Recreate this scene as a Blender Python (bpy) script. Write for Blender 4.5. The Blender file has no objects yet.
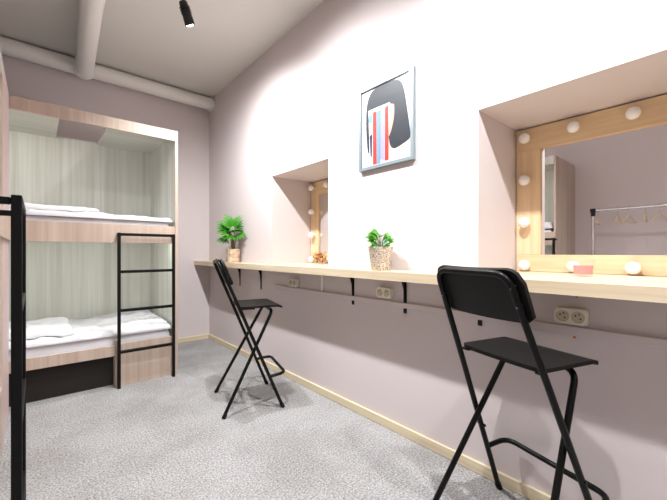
import bpy, bmesh, math, random
from mathutils import Vector, Matrix, noise
random.seed(7)
PI = math.pi
SC = bpy.context.scene
COL = SC.collection
ORI = {}                       # world origin of every thing built in room coordinates

# ------------------------------------------------------------------ bookkeeping
def tag(o, label=None, cat=None, group=None, kind=None):
    if label: o['label'] = label
    if cat: o['category'] = cat
    if group: o['group'] = group
    if kind: o['kind'] = kind
    return o

def thing(name, label, cat, loc=(0, 0, 0), rz=0.0, group=None):
    o = bpy.data.objects.new(name, None)
    COL.objects.link(o)
    o.empty_display_size = 0.05
    o.location = loc
    o.rotation_euler = (0, 0, rz)
    return tag(o, label, cat, group)

def obj(name, bm, mats, parent=None, smooth=False, off=None, autos=None):
    """link bm as ONE mesh object; off = room-space origin to subtract"""
    if off is not None:
        bmesh.ops.translate(bm, verts=bm.verts, vec=-Vector(off))
    bmesh.ops.recalc_face_normals(bm, faces=bm.faces)
    me = bpy.data.meshes.new(name)
    bm.to_mesh(me)
    bm.free()
    if not isinstance(mats, (list, tuple)): mats = [mats]
    for m in mats: me.materials.append(m)
    if smooth:
        for p in me.polygons: p.use_smooth = True
        if autos:
            try: me.set_sharp_from_angle(angle=math.radians(autos))
            except Exception: pass
    o = bpy.data.objects.new(name, me)
    COL.objects.link(o)
    if parent: o.parent = parent
    return o

def solo(name, bm, mats, label, cat, loc, group=None, smooth=False, autos=None):
    """a top-level thing that is one mesh, verts given in room space"""
    o = obj(name, bm, mats, None, smooth, loc, autos)
    o.location = loc
    return tag(o, label, cat, group)

def struct(name, bm, mat, smooth=False):
    return tag(obj(name, bm, mat, None, smooth), kind='structure')

def dup(root, loc, rz=None, label=None):
    r = root.copy(); COL.objects.link(r)
    r.location = loc
    if rz is not None: r.rotation_euler = (0, 0, rz)
    if label: r['label'] = label
    for ch in list(root.children):
        c = ch.copy(); COL.objects.link(c); c.parent = r
        for g in list(ch.children):
            d = g.copy(); COL.objects.link(d); d.parent = c
    return r

# ------------------------------------------------------------------ shapes
def box(bm, x0, x1, y0, y1, z0, z1, bev=0.0, seg=2, mi=0):
    vs = [bm.verts.new(p) for p in ((x0,y0,z0),(x1,y0,z0),(x1,y1,z0),(x0,y1,z0),
                                    (x0,y0,z1),(x1,y0,z1),(x1,y1,z1),(x0,y1,z1))]
    fs = [bm.faces.new([vs[i] for i in q]) for q in
          ((0,3,2,1),(4,5,6,7),(0,1,5,4),(1,2,6,5),(2,3,7,6),(3,0,4,7))]
    for f in fs: f.material_index = mi
    if bev > 0:
        es = list({e for f in fs for e in f.edges})
        bmesh.ops.bevel(bm, geom=es, offset=bev, segments=seg, profile=0.5, affect='EDGES')
    return bm

def B(*a, **k):
    return box(bmesh.new(), *a, **k)

def fillet(pts, r, n=6):
    pts = [Vector(p) for p in pts]
    out = [pts[0]]
    for i in range(1, len(pts) - 1):
        a, b, c = pts[i-1], pts[i], pts[i+1]
        u, v = (a-b), (c-b)
        lu, lv = u.length, v.length
        u.normalize(); v.normalize()
        ang = u.angle(v)
        if ang > PI - 0.02:
            out.append(b); continue
        d = min(r / math.tan(ang/2), lu*0.48, lv*0.48)
        p0, p1 = b + u*d, b + v*d
        for k in range(n+1):
            t = k/n
            out.append(p0*(1-t)**2 + b*2*t*(1-t) + p1*t*t)
    out.append(pts[-1])
    return out

def tube(bm, pts, r, n=10, caps=True):
    pts = [Vector(p) for p in pts]
    rs = r if isinstance(r, (list, tuple)) else [r]*len(pts)
    rings = []
    nrm = None
    for i, p in enumerate(pts):
        if i == 0: t = pts[1]-pts[0]
        elif i == len(pts)-1: t = pts[-1]-pts[-2]
        else: t = (pts[i+1]-p).normalized() + (p-pts[i-1]).normalized()
        t.normalize()
        if nrm is None:
            a = Vector((0,0,1)) if abs(t.z) < 0.9 else Vector((1,0,0))
            nrm = (a - t*a.dot(t)).normalized()
        else:
            nrm = (nrm - t*nrm.dot(t)).normalized()
        bn = t.cross(nrm)
        rings.append([bm.verts.new(p + (nrm*math.cos(2*PI*k/n) + bn*math.sin(2*PI*k/n))*rs[i]) for k in range(n)])
    for a, b in zip(rings, rings[1:]):
        for k in range(n):
            bm.faces.new((a[k], a[(k+1) % n], b[(k+1) % n], b[k]))
    if caps:
        bm.faces.new(rings[0][::-1]); bm.faces.new(rings[-1])
    return bm

def lathe(bm, prof, c=(0,0,0), n=28, axis=None):
    """prof: list of (r, z)"""
    c = Vector(c)
    M = Matrix.Identity(3)
    if axis is not None:
        M = Vector((0,0,1)).rotation_difference(Vector(axis)).to_matrix()
    rings = []
    for r, z in prof:
        if r < 1e-6:
            rings.append([bm.verts.new(c + M @ Vector((0,0,z)))])
        else:
            rings.append([bm.verts.new(c + M @ Vector((r*math.cos(2*PI*k/n), r*math.sin(2*PI*k/n), z))) for k in range(n)])
    for a, b in zip(rings, rings[1:]):
        for k in range(n):
            k2 = (k+1) % n
            if len(a) == 1 and len(b) == 1: continue
            if len(a) == 1: bm.faces.new((a[0], b[k2], b[k]))
            elif len(b) == 1: bm.faces.new((a[k], a[k2], b[0]))
            else: bm.faces.new((a[k], a[k2], b[k2], b[k]))
    return bm

def prism(bm, poly, z0, z1, M=None):
    """poly (u,v) extruded z0..z1, mapped by M(u,v,w)"""
    M = M or (lambda u, v, w: (u, v, w))
    a = [bm.verts.new(M(u, v, z0)) for u, v in poly]
    b = [bm.verts.new(M(u, v, z1)) for u, v in poly]
    n = len(poly)
    bm.faces.new(a[::-1]); bm.faces.new(b)
    for i in range(n):
        bm.faces.new((a[i], a[(i+1) % n], b[(i+1) % n], b[i]))
    return bm

def rrect(w, h, r, n=5, cx=0, cy=0):
    out = []
    for sx, sy, a0 in ((1,1,0),(-1,1,90),(-1,-1,180),(1,-1,270)):
        for k in range(n+1):
            a = math.radians(a0 + 90*k/n)
            out.append((cx + sx*(w/2-r) + r*math.cos(a), cy + sy*(h/2-r) + r*math.sin(a)))
    return out

# ------------------------------------------------------------------ materials
def srgb(r, g, b):
    f = lambda c: (c/12.92 if c <= 0.04045 else ((c+0.055)/1.055)**2.4)
    return (f(r/255), f(g/255), f(b/255), 1)

def base(name):
    m = bpy.data.materials.new(name); m.use_nodes = True
    nt = m.node_tree
    return m, nt, nt.nodes['Principled BSDF']

def plain(name, col, rough=0.5, metal=0.0, bump=0.0, bscale=200, var=0.0, vscale=6, coat=0.0):
    m, nt, p = base(name)
    p.inputs['Base Color'].default_value = col
    p.inputs['Roughness'].default_value = rough
    p.inputs['Metallic'].default_value = metal
    if name.startswith('black'): p.inputs['Specular IOR Level'].default_value = 0.22
    if coat: p.inputs['Coat Weight'].default_value = coat
    tc = nt.nodes.new('ShaderNodeTexCoord')
    if var > 0:
        nz = nt.nodes.new('ShaderNodeTexNoise'); nz.inputs['Scale'].default_value = vscale
        nz.inputs['Detail'].default_value = 4
        nt.links.new(tc.outputs['Object'], nz.inputs['Vector'])
        mx = nt.nodes.new('ShaderNodeMix'); mx.data_type = 'RGBA'
        mx.inputs[6].default_value = tuple(c*(1-var) for c in col[:3]) + (1,)
        mx.inputs[7].default_value = tuple(min(1, c*(1+var)) for c in col[:3]) + (1,)
        nt.links.new(nz.outputs['Fac'], mx.inputs[0])
        nt.links.new(mx.outputs[2], p.inputs['Base Color'])
    if bump > 0:
        nz = nt.nodes.new('ShaderNodeTexNoise'); nz.inputs['Scale'].default_value = bscale
        nz.inputs['Detail'].default_value = 3
        nt.links.new(tc.outputs['Object'], nz.inputs['Vector'])
        bp = nt.nodes.new('ShaderNodeBump'); bp.inputs['Strength'].default_value = bump
        bp.inputs['Distance'].default_value = 0.002
        nt.links.new(nz.outputs['Fac'], bp.inputs['Height'])
        nt.links.new(bp.outputs['Normal'], p.inputs['Normal'])
    return m

def wood(name, c0, c1, axis='z', rough=0.5, freq=26, along=1.1, bump=0.05):
    m, nt, p = base(name)
    tc = nt.nodes.new('ShaderNodeTexCoord')
    mp = nt.nodes.new('ShaderNodeMapping')
    sc = [freq]*3; sc['xyz'.index(axis)] = along
    mp.inputs['Scale'].default_value = sc
    nt.links.new(tc.outputs['Object'], mp.inputs['Vector'])
    n1 = nt.nodes.new('ShaderNodeTexNoise'); n1.inputs['Scale'].default_value = 1.0
    n1.inputs['Detail'].default_value = 5; n1.inputs['Roughness'].default_value = 0.6
    n1.inputs['Distortion'].default_value = 0.4
    nt.links.new(mp.outputs['Vector'], n1.inputs['Vector'])
    mp2 = nt.nodes.new('ShaderNodeMapping')
    sc2 = [freq*5]*3; sc2['xyz'.index(axis)] = along*3
    mp2.inputs['Scale'].default_value = sc2
    nt.links.new(tc.outputs['Object'], mp2.inputs['Vector'])
    n2 = nt.nodes.new('ShaderNodeTexNoise'); n2.inputs['Scale'].default_value = 1.0
    n2.inputs['Detail'].default_value = 3
    nt.links.new(mp2.outputs['Vector'], n2.inputs['Vector'])
    ad = nt.nodes.new('ShaderNodeMath'); ad.operation = 'MULTIPLY_ADD'
    ad.inputs[1].default_value = 0.35
    nt.links.new(n2.outputs['Fac'], ad.inputs[0]); nt.links.new(n1.outputs['Fac'], ad.inputs[2])
    cr = nt.nodes.new('ShaderNodeValToRGB')
    cr.color_ramp.elements[0].position = 0.42; cr.color_ramp.elements[0].color = c0
    cr.color_ramp.elements[1].position = 0.92; cr.color_ramp.elements[1].color = c1
    nt.links.new(ad.outputs[0], cr.inputs['Fac'])
    nt.links.new(cr.outputs['Color'], p.inputs['Base Color'])
    p.inputs['Roughness'].default_value = rough
    bp = nt.nodes.new('ShaderNodeBump'); bp.inputs['Strength'].default_value = bump
    bp.inputs['Distance'].default_value = 0.002
    nt.links.new(n1.outputs['Fac'], bp.inputs['Height'])
    nt.links.new(bp.outputs['Normal'], p.inputs['Normal'])
    return m

def carpet():
    m, nt, p = base('carpet')
    tc = nt.nodes.new('ShaderNodeTexCoord')
    n1 = nt.nodes.new('ShaderNodeTexNoise'); n1.inputs['Scale'].default_value = 115
    n1.inputs['Detail'].default_value = 5; n1.inputs['Roughness'].default_value = 0.75
    n2 = nt.nodes.new('ShaderNodeTexNoise'); n2.inputs['Scale'].default_value = 2.6
    n2.inputs['Detail'].default_value = 5; n2.inputs['Roughness'].default_value = 0.6
    n3 = nt.nodes.new('ShaderNodeTexVoronoi'); n3.inputs['Scale'].default_value = 130
    for n in (n1, n2, n3): nt.links.new(tc.outputs['Object'], n.inputs['Vector'])
    cr = nt.nodes.new('ShaderNodeValToRGB')
    cr.color_ramp.elements[0].position = 0.33; cr.color_ramp.elements[0].color = srgb(106, 103, 101)
    cr.color_ramp.elements[1].position = 0.66; cr.color_ramp.elements[1].color = srgb(210, 208, 208)
    nt.links.new(n1.outputs['Fac'], cr.inputs['Fac'])
    c2 = nt.nodes.new('ShaderNodeValToRGB')
    c2.color_ramp.elements[0].position = 0.36; c2.color_ramp.elements[0].color = (0.80, 0.79, 0.78, 1)
    c2.color_ramp.elements[1].position = 0.6; c2.color_ramp.elements[1].color = (1, 1, 1, 1)
    nt.links.new(n2.outputs['Fac'], c2.inputs['Fac'])
    mx = nt.nodes.new('ShaderNodeMix'); mx.data_type = 'RGBA'; mx.blend_type = 'MULTIPLY'
    mx.inputs[0].default_value = 1
    nt.links.new(cr.outputs['Color'], mx.inputs[6]); nt.links.new(c2.outputs['Color'], mx.inputs[7])
    nt.links.new(mx.outputs[2], p.inputs['Base Color'])
    p.inputs['Roughness'].default_value = 0.95
    p.inputs['Specular IOR Level'].default_value = 0.1
    ad = nt.nodes.new('ShaderNodeMath'); ad.operation = 'ADD'
    nt.links.new(n1.outputs['Fac'], ad.inputs[0]); nt.links.new(n3.outputs['Distance'], ad.inputs[1])
    bp = nt.nodes.new('ShaderNodeBump'); bp.inputs['Strength'].default_value = 0.6
    bp.inputs['Distance'].default_value = 0.006
    nt.links.new(ad.outputs[0], bp.inputs['Height'])
    nt.links.new(bp.outputs['Normal'], p.inputs['Normal'])
    return m

def thin_glass(name, tint=(1, 1, 1, 1), ior=1.45):
    m = bpy.data.materials.new(name); m.use_nodes = True
    nt = m.node_tree; nt.nodes.clear()
    out = nt.nodes.new('ShaderNodeOutputMaterial')
    mix = nt.nodes.new('ShaderNodeMixShader')
    tr = nt.nodes.new('ShaderNodeBsdfTransparent'); tr.inputs['Color'].default_value = tint
    gl = nt.nodes.new('ShaderNodeBsdfGlossy'); gl.inputs['Roughness'].default_value = 0.03
    lw = nt.nodes.new('ShaderNodeLayerWeight'); lw.inputs['Blend'].default_value = 0.5
    pw = nt.nodes.new('ShaderNodeMath'); pw.operation = 'POWER'; pw.inputs[1].default_value = 4
    ma = nt.nodes.new('ShaderNodeMath'); ma.operation = 'MULTIPLY_ADD'; ma.inputs[1].default_value = 0.5; ma.inputs[2].default_value = 0.06
    nt.links.new(lw.outputs['Facing'], pw.inputs[0]); nt.links.new(pw.outputs[0], ma.inputs[0])
    nt.links.new(ma.outputs[0], mix.inputs[0]); nt.links.new(tr.outputs[0], mix.inputs[1])
    nt.links.new(gl.outputs[0], mix.inputs[2]); nt.links.new(mix.outputs[0], out.inputs['Surface'])
    return m

def emit(name, col, s):
    m, nt, p = base(name)
    p.inputs['Base Color'].default_value = col
    p.inputs['Emission Color'].default_value = col
    p.inputs['Emission Strength'].default_value = s
    return m

M_WALL = plain('mauve_paint', srgb(215, 204, 203), 0.75, bump=0.12, bscale=70, var=0.015, vscale=3)
M_NICHE = M_WALL
M_CEIL = plain('ceiling_paint', srgb(218, 214, 208), 0.85, bump=0.1, bscale=60)
M_FLOOR = carpet()
M_PINE = wood('pine_skirting', srgb(205, 186, 152), srgb(235, 222, 194), 'y', 0.45, 22, 0.9)
M_PINEX = wood('pine_skirting_back', srgb(205, 186, 152), srgb(235, 222, 194), 'x', 0.45, 22, 0.9)
M_OAK = wood('oak_counter', srgb(204, 182, 148), srgb(230, 214, 188), 'y', 0.4, 24, 1.0)
M_FRAME = wood('oak_frame', srgb(214, 180, 138), srgb(236, 210, 174), 'y', 0.45, 30, 1.4)
M_FRAMEV = wood('oak_frame_upright', srgb(214, 180, 138), srgb(236, 210, 174), 'z', 0.45, 30, 1.4)
M_BUNK = wood('pale_laminate', srgb(180, 157, 140), srgb(210, 191, 176), 'z', 0.45, 17, 0.5)
M_BUNKIN = wood('pale_interior_laminate', srgb(190, 188, 178), srgb(224, 224, 216), 'z', 0.5, 15, 0.45)
M_BUNKROOF = wood('pale_roof_laminate', srgb(192, 188, 176), srgb(222, 220, 210), 'x', 0.5, 15, 0.45)
M_SHADE = plain('underbed_shade', srgb(34, 28, 25), 0.8)  # under-bed shade put into a colour
M_BLACK = plain('black_steel', srgb(9, 9, 10), 0.36)
M_BLACKW = plain('black_stained_ply', srgb(19, 18, 18), 0.5, var=0.12, vscale=40)
M_RUBBER = plain('black_rubber', srgb(18, 18, 18), 0.7)
M_BLADDER = plain('black_powder_coat', srgb(8, 8, 9), 0.5)
M_LINEN = plain('white_linen', srgb(214, 212, 216), 0.85, bump=0.25, bscale=30, var=0.02, vscale=8)
M_PIPE = plain('white_pipe_paint', srgb(238, 233, 228), 0.45)
M_SOCK = plain('cream_plastic', srgb(236, 232, 214), 0.35)
M_WELL = plain('beige_socket_well', srgb(208, 196, 170), 0.4)
M_HOLE = plain('dark_hole', srgb(30, 26, 24), 0.6)
M_BRASS = plain('metal_pin', srgb(190, 170, 120), 0.3, 1.0)
M_ORANGE = plain('orange_plastic', srgb(214, 128, 50), 0.5)
M_BULB = plain('white_frosted_bulb', srgb(246, 244, 242), 0.25, coat=0.3)
M_BULBB = plain('bulb_base', srgb(222, 205, 184), 0.4)
M_ALU = plain('brushed_aluminium', srgb(136, 148, 154), 0.38, 0.25)
M_CHROME = plain('chrome', srgb(225, 226, 228), 0.15, 1.0)
M_GLASS = thin_glass('clear_glass')
M_PINKFILL = plain('pink_filling', srgb(242, 142, 142), 0.35)
M_STEEL = plain('dark_fixture', srgb(14, 14, 15), 0.45)
M_LENS = emit('lit_lens', (1, 0.98, 0.95, 1), 30)
M_LED = emit('led_diffuser', (0.9, 1, 0.95, 1), 4)
M_PINKPANEL = plain('pink_panel_paint', srgb(214, 190, 188), 0.6)
M_WOODH = plain('pale_wood_hanger', srgb(226, 196, 152), 0.4)
M_GREEN = plain('green_leaf', srgb(66, 142, 36), 0.4, var=0.4, vscale=28)
M_GREEN2 = plain('ivy_leaf', srgb(74, 142, 36), 0.4, var=0.4, vscale=30)
M_GREENP = plain('pale_ivy_leaf', srgb(150, 196, 152), 0.45, var=0.2, vscale=40)
M_STEM = plain('plant_stem', srgb(120, 112, 60), 0.6)
M_SOIL = plain('potting_soil', srgb(62, 46, 36), 0.95, bump=0.6, bscale=120)
def weave(name, c0, c1, sc):
    m, nt, p = base(name)
    tc = nt.nodes.new('ShaderNodeTexCoord'); mp = nt.nodes.new('ShaderNodeMapping')
    mp.inputs['Scale'].default_value = sc
    nt.links.new(tc.outputs['Object'], mp.inputs['Vector'])
    nz = nt.nodes.new('ShaderNodeTexNoise'); nz.inputs['Scale'].default_value = 1; nz.inputs['Detail'].default_value = 3
    nt.links.new(mp.outputs['Vector'], nz.inputs['Vector'])
    cr = nt.nodes.new('ShaderNodeValToRGB')
    cr.color_ramp.elements[0].position = 0.36; cr.color_ramp.elements[0].color = c0
    cr.color_ramp.elements[1].position = 0.60; cr.color_ramp.elements[1].color = c1
    nt.links.new(nz.outputs['Fac'], cr.inputs['Fac']); nt.links.new(cr.outputs['Color'], p.inputs['Base Color'])
    p.inputs['Roughness'].default_value = 0.8
    return m
M_BASKET = weave('woven_straw', srgb(158, 122, 92), srgb(226, 204, 178), (16, 16, 170))
M_BASKETW = weave('whitewashed_wicker', srgb(150, 128, 108), srgb(222, 208, 192), (110, 110, 150))
def mirror_mat():
    m, nt, p = base('mirror_silver')
    p.inputs['Base Color'].default_value = (0.82, 0.81, 0.80, 1)
    p.inputs['Metallic'].default_value = 1; p.inputs['Roughness'].default_value = 0.015
    return m
M_MIRROR = mirror_mat()

# ------------------------------------------------------------------ the room
XW, XL, YB, YR, ZC = 1.518, -0.80, 3.975, -2.3, 2.756     # right wall, left wall, back, rear, ceiling
DEP = 0.44                                                # niche depth
N1 = (0.004, 0.754)                                       # near niche y-range
N2 = (1.815, 2.565)                                       # far niche
ZS0, ZS1, ZN = 0.855, 0.900, 1.645                        # counter underside/top, niche head

struct('floor', B(XL-0.1, XW+0.6, YR-0.1, YB+0.1, -0.06, 0), M_FLOOR)
struct('ceiling', B(XL-0.1, XW+0.6, YR-0.1, YB+0.1, ZC, ZC+0.06), M_CEIL)
struct('wall_back', B(XL-0.1, XW+0.6, YB, YB+0.1, 0, ZC), M_WALL)
struct('wall_left', B(XL-0.1, XL, YR, YB, 0, ZC), M_WALL)
struct('wall_rear', B(XL-0.1, XW+0.6, YR-0.1, YR, 0, ZC), M_WALL)
bm = bmesh.new()
X2 = XW + DEP + 0.08
box(bm, XW, X2, YR, YB, 0, ZS0)
box(bm, XW, X2, YR, YB, ZN, ZC)
box(bm, XW, X2, YR, N1[0], ZS0, ZN)
box(bm, XW, X2, N1[1], N2[0], ZS0, ZN)
box(bm, XW, X2, N2[1], YB, ZS0, ZN)
box(bm, XW+DEP, X2, N1[0], N1[1], ZS0, ZN)
box(bm, XW+DEP, X2, N2[0], N2[1], ZS0, ZN)
struct('wall_right', bm, M_WALL)

BH = 0.052
struct('baseboard_right', B(XW-0.014, XW, YR, YB, 0, BH, 0.004), M_PINE)
struct('baseboard_back', B(0.88, XW-0.014, YB-0.014, YB, 0, BH, 0.004), M_PINEX)
struct('baseboard_left', B(XL, XL+0.014, YR, 1.17, 0, BH, 0.004), M_PINE)
# cable trunking that runs below the sockets, and its riser
struct('trim_1', B(XW-0.020, XW-0.005, YR, 2.50, 0.696, 0.724, 0.003), M_WALL)
struct('trim_2', B(XW-0.012, XW, 1.862, 1.886, 0.726, ZS0, 0.003), M_PIPE)

# ------------------------------------------------------------------ pipes
def pipe_band(p, d, r, w=0.03):
    d = Vector(d).normalized(); p = Vector(p)
    return tube(bmesh.new(), [p - d*w/2, p + d*w/2], r, 24)
PZ, PY = 2.681, 3.88
t = thing('heating_pipe', 'thick white tee-shaped pipe under the ceiling along the back wall', 'pipe', (0.3, PY, PZ))
o = (0.3, PY, PZ)
obj('pipe_run', tube(bmesh.new(), [(XL, PY, PZ), (XW, PY, PZ)], 0.068, 24), M_PIPE, t, True, o, 40)
obj('wall_flange', pipe_band((XW-0.02, PY, PZ), (1,0,0), 0.077, 0.036), M_PIPE, t, True, o, 40)
obj('pipe_collar', pipe_band((0.19, PY, PZ), (1,0,0), 0.072, 0.02), M_PIPE, t, True, o, 40)
P0, P1 = Vector((0.322, 3.808, 2.625)), Vector((0.278, 2.787, 2.672))
obj('pipe_run', tube(bmesh.new(), fillet([P0, P1, (0.277, 2.5, 2.676), (0.27, YR, 2.676)], 0.2), 0.068, 24), M_PIPE, t, True, o, 40)
obj('pipe_collar', tube(bmesh.new(), [P0 + (P1-P0)*0.0, P0 + (P1-P0)*0.03], 0.076, 24), M_PIPE, t, True, o, 40)

# ------------------------------------------------------------------ the counter with its brackets and sockets
XF = 1.343
bm = bmesh.new()
poly = [(XF, YR+0.01), (XF, YB-0.001), (XW-0.001, YB-0.001), (XW-0.001, N2[1]-0.001), (XW+DEP-0.004, N2[1]-0.001), (XW+DEP-0.004, N2[0]+0.001),
        (XW-0.001, N2[0]+0.001), (XW-0.001, N1[1]-0.001), (XW+DEP-0.004, N1[1]-0.001), (XW+DEP-0.004, N1[0]+0.001), (XW-0.001, N1[0]+0.001), (XW-0.001, YR+0.01)]
prism(bm, poly, ZS0+0.0005, ZS1)
solo('counter', bm, M_OAK, 'long narrow pale oak counter fixed along the right wall below the mirrors', 'counter', (XF, 0.8, ZS0))

def bracket():
    t = thing('shelf_bracket', 'x', 'bracket', (0, 0, 0), 0, 'black brackets under the counter')
    # local: wall plane x=0, room is -x, top z=0
    obj('wall_arm', B(-0.0045, -0.0005, -0.010, 0.010, -0.188, -0.002, 0.001), M_BLACK, t)
    obj('shelf_arm', B(-0.13, -0.0045, -0.012, 0.012, -0.0045, -0.001, 0.0008), M_BLACK, t)
    g = prism(bmesh.new(), [(-0.005, -0.0065), (-0.034, -0.0065), (-0.030, -0.012), (-0.0125, -0.06), (-0.0085, -0.115), (-0.005, -0.115)], -0.004, 0.004,
              lambda u, v, w: (u, w, v))
    obj('gusset', g, M_BLACK, t)
    return t
br = bracket()
spots = [(3.17, 'small black bracket under the counter below the far corner plant'),
         (2.75, 'black bracket under the counter left of the farthest wall socket'),
         (1.569, 'black bracket under the counter between white riser and middle wall socket'),
         (1.1625, 'black bracket under the counter just right of the middle wall socket'),
         (0.745, 'black bracket under the counter seen behind the near stool seat')]
for i, (y, lb) in enumerate(spots):
    b = br if i == 0 else dup(br, (0, 0, 0))
    b.location = (XW, y, ZS0); b['label'] = lb

def socket():
    t = thing('power_socket', 'x', 'socket', (0, 0, 0), 0, 'double wall sockets under the counter')
    # local: x=0 wall, front -x, centre z=0
    bm = prism(bmesh.new(), rrect(0.104, 0.058, 0.009), 0.0005, 0.030, lambda u, v, w: (-w, u, v))
    fr = [f for f in bm.faces if all(v.co.x < -0.029 for v in f.verts)]
    bmesh.ops.bevel(bm, geom=list(fr[0].edges), offset=0.006, segments=3, affect='EDGES')
    obj('faceplate', bm, M_SOCK, t, True, None, 30)
    for s in (-1, 1):
        cy = s*0.0245
        w = lathe(bmesh.new(), [(0, 0.0305), (0.0175, 0.0305), (0.0190, 0.0322), (0.0206, 0.0322), (0.0214, 0.0302)], (0, cy, 0), 24, (-1, 0, 0))
        we = obj('socket_well', w, M_WELL, t, True, None, 40)
        for dy, dz in ((-0.0095, 0.0), (0.0095, 0.0)):
            h = lathe(bmesh.new(), [(0, 0.0309), (0.0030, 0.0309), (0.0030, 0.030)], (0, cy+dy*0.8, dz+dy*0.55), 10, (-1, 0, 0))
            obj('pin_hole', h, M_HOLE, we)
        h = lathe(bmesh.new(), [(0, 0.036), (0.0018, 0.036), (0.0024, 0.030)], (0, cy-0.004, 0.011), 10, (-1, 0, 0))
        obj('earth_pin', h, M_HOLE, we)
    return t
so = socket()
for i, (y, z, lb) in enumerate([(0.391, 0.762, 'cream double wall socket on the right wall behind the near stool'),
                             (1.295, 0.768, 'cream double wall socket under the counter below the small ivy pot'),
                             (2.21, 0.762, 'farthest cream double wall socket under the counter beyond the white riser')]):
    s = so if i == 0 else dup(so, (0, 0, 0))
    s.location = (XW, y, z); s['label'] = lb

for y, z, lb in ((0.378, 0.835, 'tiny orange wall plug between near socket and counter'),
                 (0.385, 0.682, 'tiny orange wall plug below the cable trunking under near socket')):
    bm = lathe(bmesh.new(), [(0, 0.004), (0.004, 0.0035), (0.0048, 0.0005)], (XW, y, z), 12, (-1, 0, 0))
    solo('wall_plug', bm, M_ORANGE, lb, 'wall plug', (XW, y, z), None, True)

# ------------------------------------------------------------------ dressing-room mirrors in the niches
def vanity():
    t = thing('vanity_mirror', 'x', 'mirror', (0, 0, 0), 0, 'bulb framed mirrors in the niches')
    # local: back x=0, front -x, y centre, z=0 bottom
    W, Hh, s, d = 0.742, 0.738, 0.115, 0.03
    bm = bmesh.new()
    box(bm, -d, 0, -W/2, W/2, Hh-s, Hh, 0.0015, 1, 0)
    box(bm, -d, 0, -W/2, W/2, 0, s-0.03, 0.0015, 1, 0)
    box(bm, -d, 0, W/2-s, W/2, s-0.03, Hh-s, 0.0015, 1, 1)
    box(bm, -d, 0, -W/2, -W/2+s, s-0.03, Hh-s, 0.0015, 1, 1)
    obj('mirror_frame', bm, [M_FRAME, M_FRAMEV], t)
    obj('mirror_glass', B(-d+0.014, -0.002, -W/2+s, W/2-s, s-0.03, Hh-s), M_MIRROR, t)
    ys = [0.32, 0.1067, -0.1067, -0.32]
    zs = [0.031, 0.250, 0.467, 0.682]
    pos = [(y, z) for y in ys for z in zs if y in (ys[0], ys[-1]) or z in (zs[0], zs[-1])]
    for y, z in pos:
        c = (-d-0.034, y, z)
        b = lathe(bmesh.new(), [(0, 0.027)] + [(0.027*math.cos(a), 0.027*math.sin(a)) for a in [math.radians(q) for q in (75, 60, 45, 30, 15, 0, -15, -30, -45)]] +
                  [(0.014, -0.027)], c, 18, (-1, 0, 0))
        bo = obj('light_bulb', b, M_BULB, t, True)
        k = lathe(bmesh.new(), [(0, -0.024), (0.015, -0.024), (0.016, -0.0345)], c, 16, (-1, 0, 0))
        obj('bulb_socket', k, M_BULBB, bo, True, None, 40)
    return t
vm = vanity()
vm.location = (XW+DEP-0.0005, sum(N1)/2, ZS1+0.001)
vm['label'] = 'large near mirror in oak frame with white bulbs reflecting a clothes rail'
dup(vm, (XW+DEP-0.0005, sum(N2)/2, ZS1+0.001), None, 'far bulb framed mirror in the niche between corner plant and picture')

# ------------------------------------------------------------------ things on the counter
def glass_cup(x, y, z, r0, r1, h, tk=0.003):
    pr = [(0, 0.0005), (r0-0.003, 0.0005), (r0, 0.004), (r1, h-0.001), (r1-tk/2, h), (r1-tk, h-0.001), (r0-tk, 0.008), (0, 0.008)]
    return lathe(bmesh.new(), pr, (x, y, z), 32)
cx, cy = 1.705, 0.402
t = thing('candle_glass', 'short clear glass with pink filling standing before the near mirror', 'candle', (cx, cy, ZS1))
obj('tumbler', glass_cup(cx, cy, ZS1, 0.034, 0.040, 0.068), M_GLASS, t, True, (cx, cy, ZS1), 40)
obj('pink_filling', lathe(bmesh.new(), [(0, 0.009), (0.0308, 0.009), (0.0345, 0.044), (0.033, 0.045), (0, 0.0445)], (cx, cy, ZS1), 32), M_PINKFILL, t, True, (cx, cy, ZS1), 40)

cx, cy = 1.80, 2.265
rb = 0.068
pr = [(0, 0.0006), (0.030, 0.0006), (0.036, 0.004)]
pr += [(rb*math.sin(a), 0.060 - rb*0.9*math.cos(a)) for a in [math.radians(q) for q in (45, 60, 75, 90, 105, 120, 132)]]
ri = rb-0.003
pr += [(ri*math.sin(a), 0.060 - ri*0.9*math.cos(a)) for a in [math.radians(q) for q in (132, 120, 105, 90, 75, 60, 45)]]
pr += [(0.032, 0.0075), (0, 0.0065)]
solo('glass_bowl', lathe(bmesh.new(), pr, (cx, cy, ZS1), 32), M_GLASS, 'small round clear glass bowl of sweets on the far mirror sill', 'bowl', (cx, cy, ZS1), None, True, 50)
sw_cols = [plain('orange_sweet', srgb(222, 140, 48), 0.4), plain('brown_sweet', srgb(150, 84, 42), 0.4), plain('golden_sweet', srgb(236, 190, 104), 0.4)]
sw_lab = ['orange sweet in the small glass bowl on the far sill', 'brown sweet in the small glass bowl on the far sill', 'golden sweet in the small glass bowl on the far sill']
sw_mesh = []
for k in range(3):
    bm = bmesh.new(); bmesh.ops.create_icosphere(bm, subdivisions=2, radius=0.0118)
    for v in bm.verts: v.co *= 1 + 0.18*noise.noise(v.co*90 + Vector((k*7, 0, 0)))
    bmesh.ops.scale(bm, verts=bm.verts, vec=(1.12, 0.9, 0.86))
    me = bpy.data.meshes.new('sweet'); bm.to_mesh(me); bm.free(); me.materials.append(sw_cols[k])
    for p in me.polygons: p.use_smooth = True
    sw_mesh.append(me)
k = 0
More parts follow.
